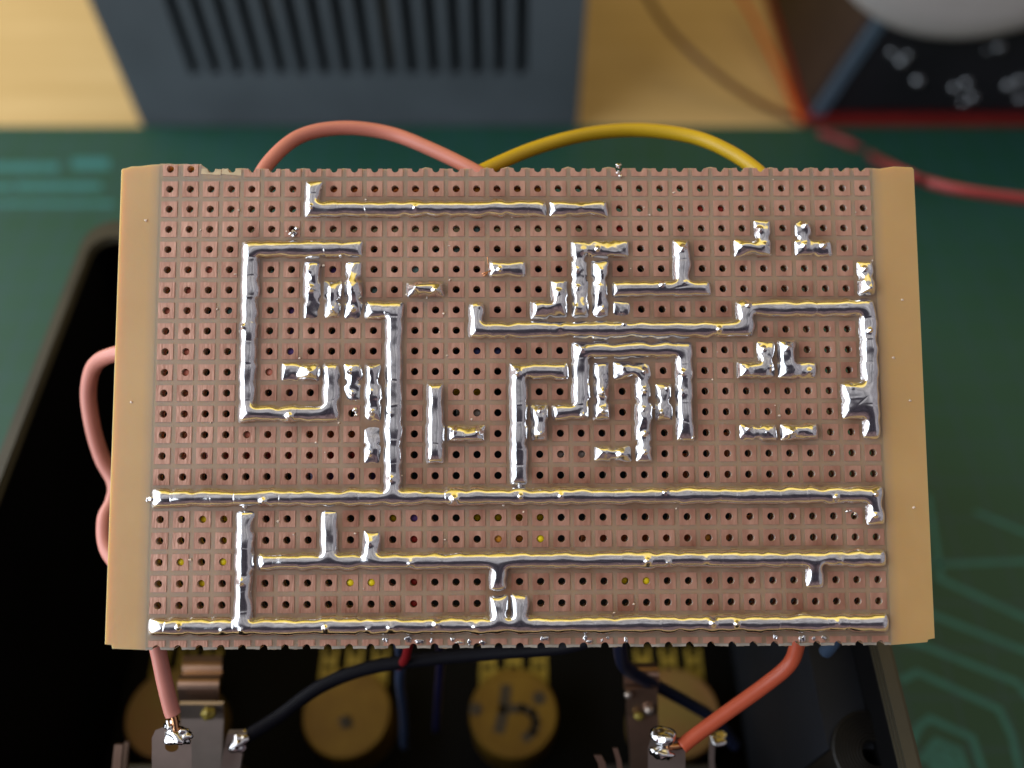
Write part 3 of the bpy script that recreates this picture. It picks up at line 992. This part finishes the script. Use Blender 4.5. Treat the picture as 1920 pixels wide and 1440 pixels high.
def jack(side):
    if side == 'l':
        base = D(330, 1430, 122)
        t = empty('output_jack', base, 'nickel jack with solder blob and pink wire on its lug, left front corner', 'jack', 'jacks in the box')
        m = MB(); lug_plate(m, 322, 1392, 74, 112); lug = m.build('solder_lug', steel, t)
        b = MB().blob(D(331, 1382, 110.6), 1.7, 1.0, .8, noise=.35, seed=2).blob(D(322, 1358, 111), .85, .9, .8, noise=.3, seed=4).blob(D(345, 1376, 110.8), 1.0, .7, .7, noise=.4, seed=6)
        b.build('solder_blob', solder_mat, lug)
        MB().ribbon([D(412 - 34, 1318, 124), D(380, 1345, 126), D(378, 1400, 126.5), D(374, 1475, 127)], 6.2, .6).build('contact_plate', steel, t)
        MB().ribbon([D(380, 1232, 133), D(379, 1250, 131), D(380, 1264, 130.5), D(376, 1268, 128), D(373, 1276, 126), D(372, 1290, 125.5), D(373, 1308, 126.5), D(374, 1318, 127)], 5.9, .5, sub=3).build('contact_spring', coppery, t)
        MB().blob(D(391, 1338, 123.5), 1.1, .9, .9, noise=.15).build('rivet', lugm, t)
        MB().ribbon([D(224, 1395, 122), D(221, 1420, 122), D(217, 1470, 122)], 1.2, .5).ribbon([D(239, 1390, 124), D(236, 1420, 124), D(234, 1470, 124)], .7, .5).build('side_prong', coppery, t)
        b = MB().box((0, 0, 0), (1, 1, 1)); b.bm.clear(); p = D(440, 1420, 120)
        b.ribbon([D(446, 1372, 119), D(440, 1400, 119.5), D(430, 1465, 120)], 2.6, 1.0).build('side_lug', steel, t)
        MB().blob(D(450, 1390, 118.6), 1.1, 1.3, .8, noise=.4, seed=9).build('solder_blob', solder_mat, t)
        p = D(330, 1540, 128)
        MB().box((p.x - 11, p.y - 8, p.z - 22), (p.x + 8, p.y + 8.5, p.z - 1.5), bevel=.8).build('jack_body', body_black, t)
    else:
        base = D(1245, 1430, 122)
        t = empty('output_jack', base, 'darker jack with copper plate and orange red wire on its lug, right front corner', 'jack', 'jacks in the box')
        m = MB(); lug_plate(m, 1250, 1408, 70, 115); lug = m.build('solder_lug', steel, t)
        MB().blob(D(1246, 1383, 113.6), 1.4, 1.1, .8, noise=.35, seed=12).blob(D(1243, 1412, 113.4), 1.3, .8, .8, noise=.35, seed=14).build('solder_blob', solder_mat, lug)
        MB().ribbon([D(1203, 1290, 128), D(1204, 1340, 129), D(1209, 1400, 129.5), D(1212, 1475, 130)], 4.6, .6).build('contact_plate', coppery, t)
        MB().ribbon([D(1196, 1245, 133), D(1200, 1252, 130), D(1202, 1262, 129), D(1203, 1276, 129), D(1203, 1292, 129.4)], 5.2, .5, sub=3).build('contact_spring', coppery, t)
        MB().blob(D(1178, 1303, 127.5), .6, .6, .6).build('rivet', steel, t); MB().blob(D(1217, 1331, 128), .75, .75, .7).build('rivet', steel, t); MB().blob(D(1198, 1343, 128), .75, .6, .6).build('rivet', lugm, t)
        MB().ribbon([D(1153, 1402, 118), D(1160, 1425, 118), D(1166, 1470, 118)], .7, .4).ribbon([D(1120, 1415, 119), D(1128, 1430, 119), D(1136, 1470, 119)], 1.0, .4).build('side_prong', coppery, t)
        MB().ribbon([D(1336, 1385, 124), D(1334, 1420, 124), D(1336, 1470, 124)], .7, .5).build('side_lug', steel, t)
        MB().blob(D(1348, 1388, 123.5), 1.2, 1.1, .8, noise=.4, seed=19).build('solder_blob', solder_mat, t)
        p = D(1250, 1540, 130)
        MB().box((p.x - 9, p.y - 8, p.z - 22), (p.x + 9, p.y + 8.5, p.z - 1.5), bevel=.8).build('jack_body', body_black, t)


jack('l'); jack('r')


# ------------------------------------------------------------------ loose wires
def wire(name, pts, r, mat, label, cat='wire', bare=None):
    o = MB().tube(pts, r, 16, sub=10).build(name, mat)
    tag(o, label, cat, 'loose hookup wires')
    if bare:
        MB().tube(bare, r * .45, 8, sub=6).build('bare_end', cu_wire, o)
    return o


salmon2 = plastic('pink_pvc', (0.68, 0.27, 0.22)); orange2 = plastic('orange_red_pvc', (0.55, 0.10, 0.045)); yel2 = plastic('yellow_lead', (0.62, 0.40, 0.015))
wire('hookup_wire', [D(470, 372, 111.6), D(500, 310, 112.5), D(560, 257, 114.5), D(640, 240, 116), D(730, 250, 116.5), D(815, 283, 115), D(900, 326, 113), D(960, 368, 112)], .92, PL['salmon'], 'salmon pink wire arching over the board top edge, left of the yellow wire')
wire('hookup_wire', [D(845, 352, 112.3), D(905, 320, 114), D(1000, 279, 117), D(1100, 252, 119), D(1200, 244, 119.5), D(1300, 257, 118), D(1370, 286, 115.5), D(1425, 325, 113), D(1450, 360, 112)], .92, yel2, 'yellow wire arching over the board top edge')
wire('hookup_wire', [D(260, 660, 112), D(215, 664, 114), D(178, 685, 117), D(166, 735, 119), D(174, 800, 120), D(192, 860, 121), D(215, 905, 121), D(212, 940, 119), D(197, 975, 117.5), D(202, 1030, 116), D(240, 1080, 113.5)], 1.05, salmon2, 'pink wire looping out past the left board edge')
wire('hookup_wire', [D(285, 1175, 109.4), D(297, 1222, 109.6), D(308, 1275, 110), D(320, 1325, 110.5), D(325, 1340, 110.6)], .98, salmon2, 'straight pink wire from board bottom to the left jack lug', bare=[D(324, 1338, 110.6), D(328, 1352, 110.6), D(331, 1375, 110.6)])
wire('hookup_wire', [D(1500, 1165, 110.5), D(1494, 1212, 111.5), D(1478, 1248, 112.5), D(1430, 1288, 113.5), D(1360, 1338, 114), D(1300, 1382, 114), D(1278, 1400, 113.8)], .96, orange2, 'orange red wire from board bottom bending to the right jack lug', bare=[D(1282, 1397, 113.8), D(1266, 1400, 113.6), D(1248, 1400, 113.4)])
wire('hookup_wire', [D(445, 1392, 119), D(520, 1345, 121), D(600, 1288, 122), D(690, 1253, 122), D(800, 1236, 121), D(930, 1224, 119), D(1050, 1214, 116), D(1120, 1196, 113)], .95, material('black_lead', (0.005, 0.005, 0.009), rough=.6, spec=.15, var=.2), 'long black wire crossing in front of the smudged potentiometer')
wire('hookup_wire', [D(1160, 1190, 112), D(1172, 1250, 122), D(1230, 1285, 130), D(1290, 1318, 134), D(1340, 1350, 136), D(1380, 1400, 138)], .95, plastic('navy_pvc', (0.012, 0.016, 0.04)), 'short dark navy wire crossing the olive potentiometer at right')
wire('thin_wire', [D(748, 1195, 122), D(752, 1240, 128), D(750, 1280, 134), D(757, 1340, 145), D(758, 1400, 155)], .75, plastic('slate_pvc', (0.04, 0.06, 0.12)), 'slate blue wire hanging left between the middle potentiometers')
wire('thin_wire', [D(825, 1195, 124), D(826, 1240, 130), D(822, 1300, 138), D(818, 1370, 150)], .65, plastic('indigo_pvc', (0.012, 0.012, 0.05)), 'dim indigo wire hanging beside the slate blue wire')
wire('thin_wire', [D(770, 1192, 114), D(765, 1215, 116), D(760, 1235, 119), D(748, 1250, 124)], .6, plastic('dim_red_pvc', (0.25, 0.012, 0.015)), 'short red wire end under the board bottom edge')
wire('thin_wire', [D(1570, 1185, 113), D(1562, 1205, 115), D(1548, 1222, 117)], .9, plastic('steel_blue_pvc', (0.06, 0.10, 0.17)), 'stub of blue wire under the lower right board edge')

# ------------------------------------------------------------------ grey vented box on the table
box_mat = material('slate_box', (0.100, 0.119, 0.136), rough=.5, var=.12, vscale=40, bump=.2, bscale=900, spec=.4)
YF = mat_edge + 1.0
bl, br_ = at_y(273, 238, YF), at_y(1080, 238, YF)
vb = empty('vented_box', ((bl.x + br_.x) / 2, YF + 60, -2.0), 'slate grey box with a row of dark vertical vent slots', 'vented box')
x0, x1 = bl.x - 1.0, br_.x + .5
ztop = 95.0
mbx = MB()
xs = [x0]
sl = []
for k in range(16):
    px = 367 + 40.7 * k
    p = at_y(px, 138, YF)
    sl.append((p.x - 1.75, p.x + 1.75))
zs0 = at_y(660, 140, YF).z
zs1 = 78.0
def fpanel(m, lox, hix, loz, hiz): m.box((lox, YF, loz), (hix, YF + 3, hiz))
fpanel(mbx, x0, x1, -2.0, zs0); fpanel(mbx, x0, x1, zs1, ztop)
prev = x0
for a, b in sl:
    fpanel(mbx, prev, a, zs0, zs1); prev = b
fpanel(mbx, prev, x1, zs0, zs1)
bmesh.ops.remove_doubles(mbx.bm, verts=mbx.bm.verts, dist=1e-4)
mbx.build('front_grille', box_mat, vb)
mbx = MB()
mbx.box((x0, YF + 3, -2.0), (x0 + 3, YF + 120, ztop)); mbx.box((x1 - 3, YF + 3, -2.0), (x1, YF + 120, ztop)); mbx.box((x0 + 3, YF + 117, -2), (x1 - 3, YF + 120, ztop)); mbx.box((x0 + 3, YF + 3, ztop - 3), (x1 - 3, YF + 117, ztop)); mbx.box((x0 + 3, YF + 3, -2), (x1 - 3, YF + 117, 0))
mbx.build('case', box_mat, vb)
pp = at_y(735, 60, YF + 14); mbx = MB().box((pp.x - 2.5, YF + 10, 2), (pp.x + 2.5, YF + 16, 70)); p2 = at_y(535, 60, YF + 14); mbx.box((p2.x - 2.5, YF + 10, 30), (p2.x + 2.5, YF + 16, 70))
mbx.build('inner_post', material('brown_post', (0.10, 0.075, 0.045), rough=.6, var=.2, vscale=80), vb)

# ------------------------------------------------------------------ black device with the round dial
dev_mat = material('device_black', (0.018, 0.016, 0.022), rough=.4, var=.2, vscale=40, bump=.15, bscale=800)
dev_side = material('device_side', (0.034, 0.021, 0.019), rough=.5, var=.2, vscale=40)
redm = material('red_base', (0.22, 0.014, 0.012), rough=.4, var=.15, vscale=60)
pf = at_y(1512, 226, YF)
dv = empty('dial_device', (pf.x + 70, YF + 60, -2.0), 'black device with large grey round dial, red base edge and small bright studs', 'device')
xl = pf.x
# body leans slightly to the right as it rises
m = MB().box((xl, YF + 1.5, 2.0), (xl + 180, YF + 130, 130), bevel=2.5)
for v in m.bm.verts:
    v.co.x += max(0, v.co.z) * .28
m.build('device_body', dev_mat, dv)
MB().box((xl - .6, YF - 1.0, -1.98), (xl + 190, YF + 135, 2.0), bevel=.8).build('base_plate', redm, dv)
m = MB().box((xl + .2, YF + .6, 2.6), (xl + 4.6, YF + 1.6, 128), bevel=.4)
for v in m.bm.verts: v.co.x += max(0, v.co.z) * .28
m.build('edge_highlight', material('edge_highlight', (0.10, 0.15, 0.21), rough=.35, var=.1, vscale=60), dv)  # highlight of the rounded front edge, put in as a bluish strip
m = MB()
verts = [(xl - .35 + z * .28, y, z) for y, z in ((YF + 4, 3), (YF + 126, 3), (YF + 126, 127), (YF + 4, 127))]
vv = [m.bm.verts.new(p) for p in verts] + [m.bm.verts.new((p[0] + .33, p[1], p[2])) for p in verts]
for f in ((0, 1, 2, 3), (7, 6, 5, 4), (0, 4, 5, 1), (1, 5, 6, 2), (2, 6, 7, 3), (3, 7, 4, 0)): m.bm.faces.new([vv[i] for i in f])
m.build('side_panel', dev_side, dv)
zb = at_y(1775, 82, YF - 5).z; cxd = at_y(1792, 82, YF - 5).x
R_D = 52.0
m = MB().lathe([(0, 5.2), (R_D - 9, 5.0), (R_D - 3, 4.2), (R_D - .6, 2.6), (R_D, .6), (R_D, -3)], (cxd, YF - 1.0, zb + R_D), axis=(0, -1, 0), seg=96)
m.build('dial', material('dial_grey', (0.66, 0.63, 0.62), rough=.45, var=.06, vscale=60), dv, smooth_angle=40)
stud = material('stud_metal', (0.42, 0.45, 0.48), rough=.22, metal=.9, var=.1, vscale=300)
for (px, py, s) in ((1672, 98, 1.5), (1690, 115, 1.9), (1702, 102, 1.4), (1720, 151, 1.9), (1790, 164, 1.7), (1812, 155, 1.7), (1822, 182, 1.8), (1806, 192, 1.3), (1890, 160, 1.9), (1912, 150, 1.8), (1912, 184, 1.6), (1873, 88, 1.7), (1850, 96, .9)):
    p = at_y(px, py, YF + 1.5)
    s *= .85
    MB().lathe([(0, s), (s * .5, s * .87), (s * .87, s * .5), (s, 0), (s, -1.2)], (p.x, YF + 1.5, p.z), axis=(0, -1, 0), seg=20).build('stud', stud, dv, smooth_angle=50)

# ------------------------------------------------------------------ wires and a modelled shadow arc at the back right
rw = plastic('red_lead', (0.36, 0.045, 0.05))
wire('lead_wire', [at_z(1536, 248, 1.1), at_z(1590, 268, 1.1), at_z(1640, 297, 2.2), at_depth(1690, 322, 200), at_depth(1740, 342, 195), at_depth(1820, 360, 190), at_depth(1940, 376, 188)], 1.15, rw, 'dull red wire running past the upper right board corner')
wire('lead_wire', [at_z(1205, -20, 16), at_z(1250, 50, 14), at_z(1320, 120, 9), at_z(1400, 180, 3), at_z(1470, 215, -.5), at_z(1500, 224, -.5)], .95, plastic('shadow_arc', (0.13, 0.04, 0.02)), 'thin brown tube standing for a shadow arc curving over the table left of the dial device')  # dark arc of shadow and reflection, modelled as a thin tube
wire('lead_wire', [at_z(1375, -25, 8), at_z(1405, 20, 6), at_z(1440, 90, 3.5), at_z(1470, 150, 1.5), at_z(1490, 200, .5), at_z(1503, 228, 1.5)], .9, plastic('bright_orange_lead', (0.72, 0.13, 0.02)), 'bright orange lead along the dial device left side')
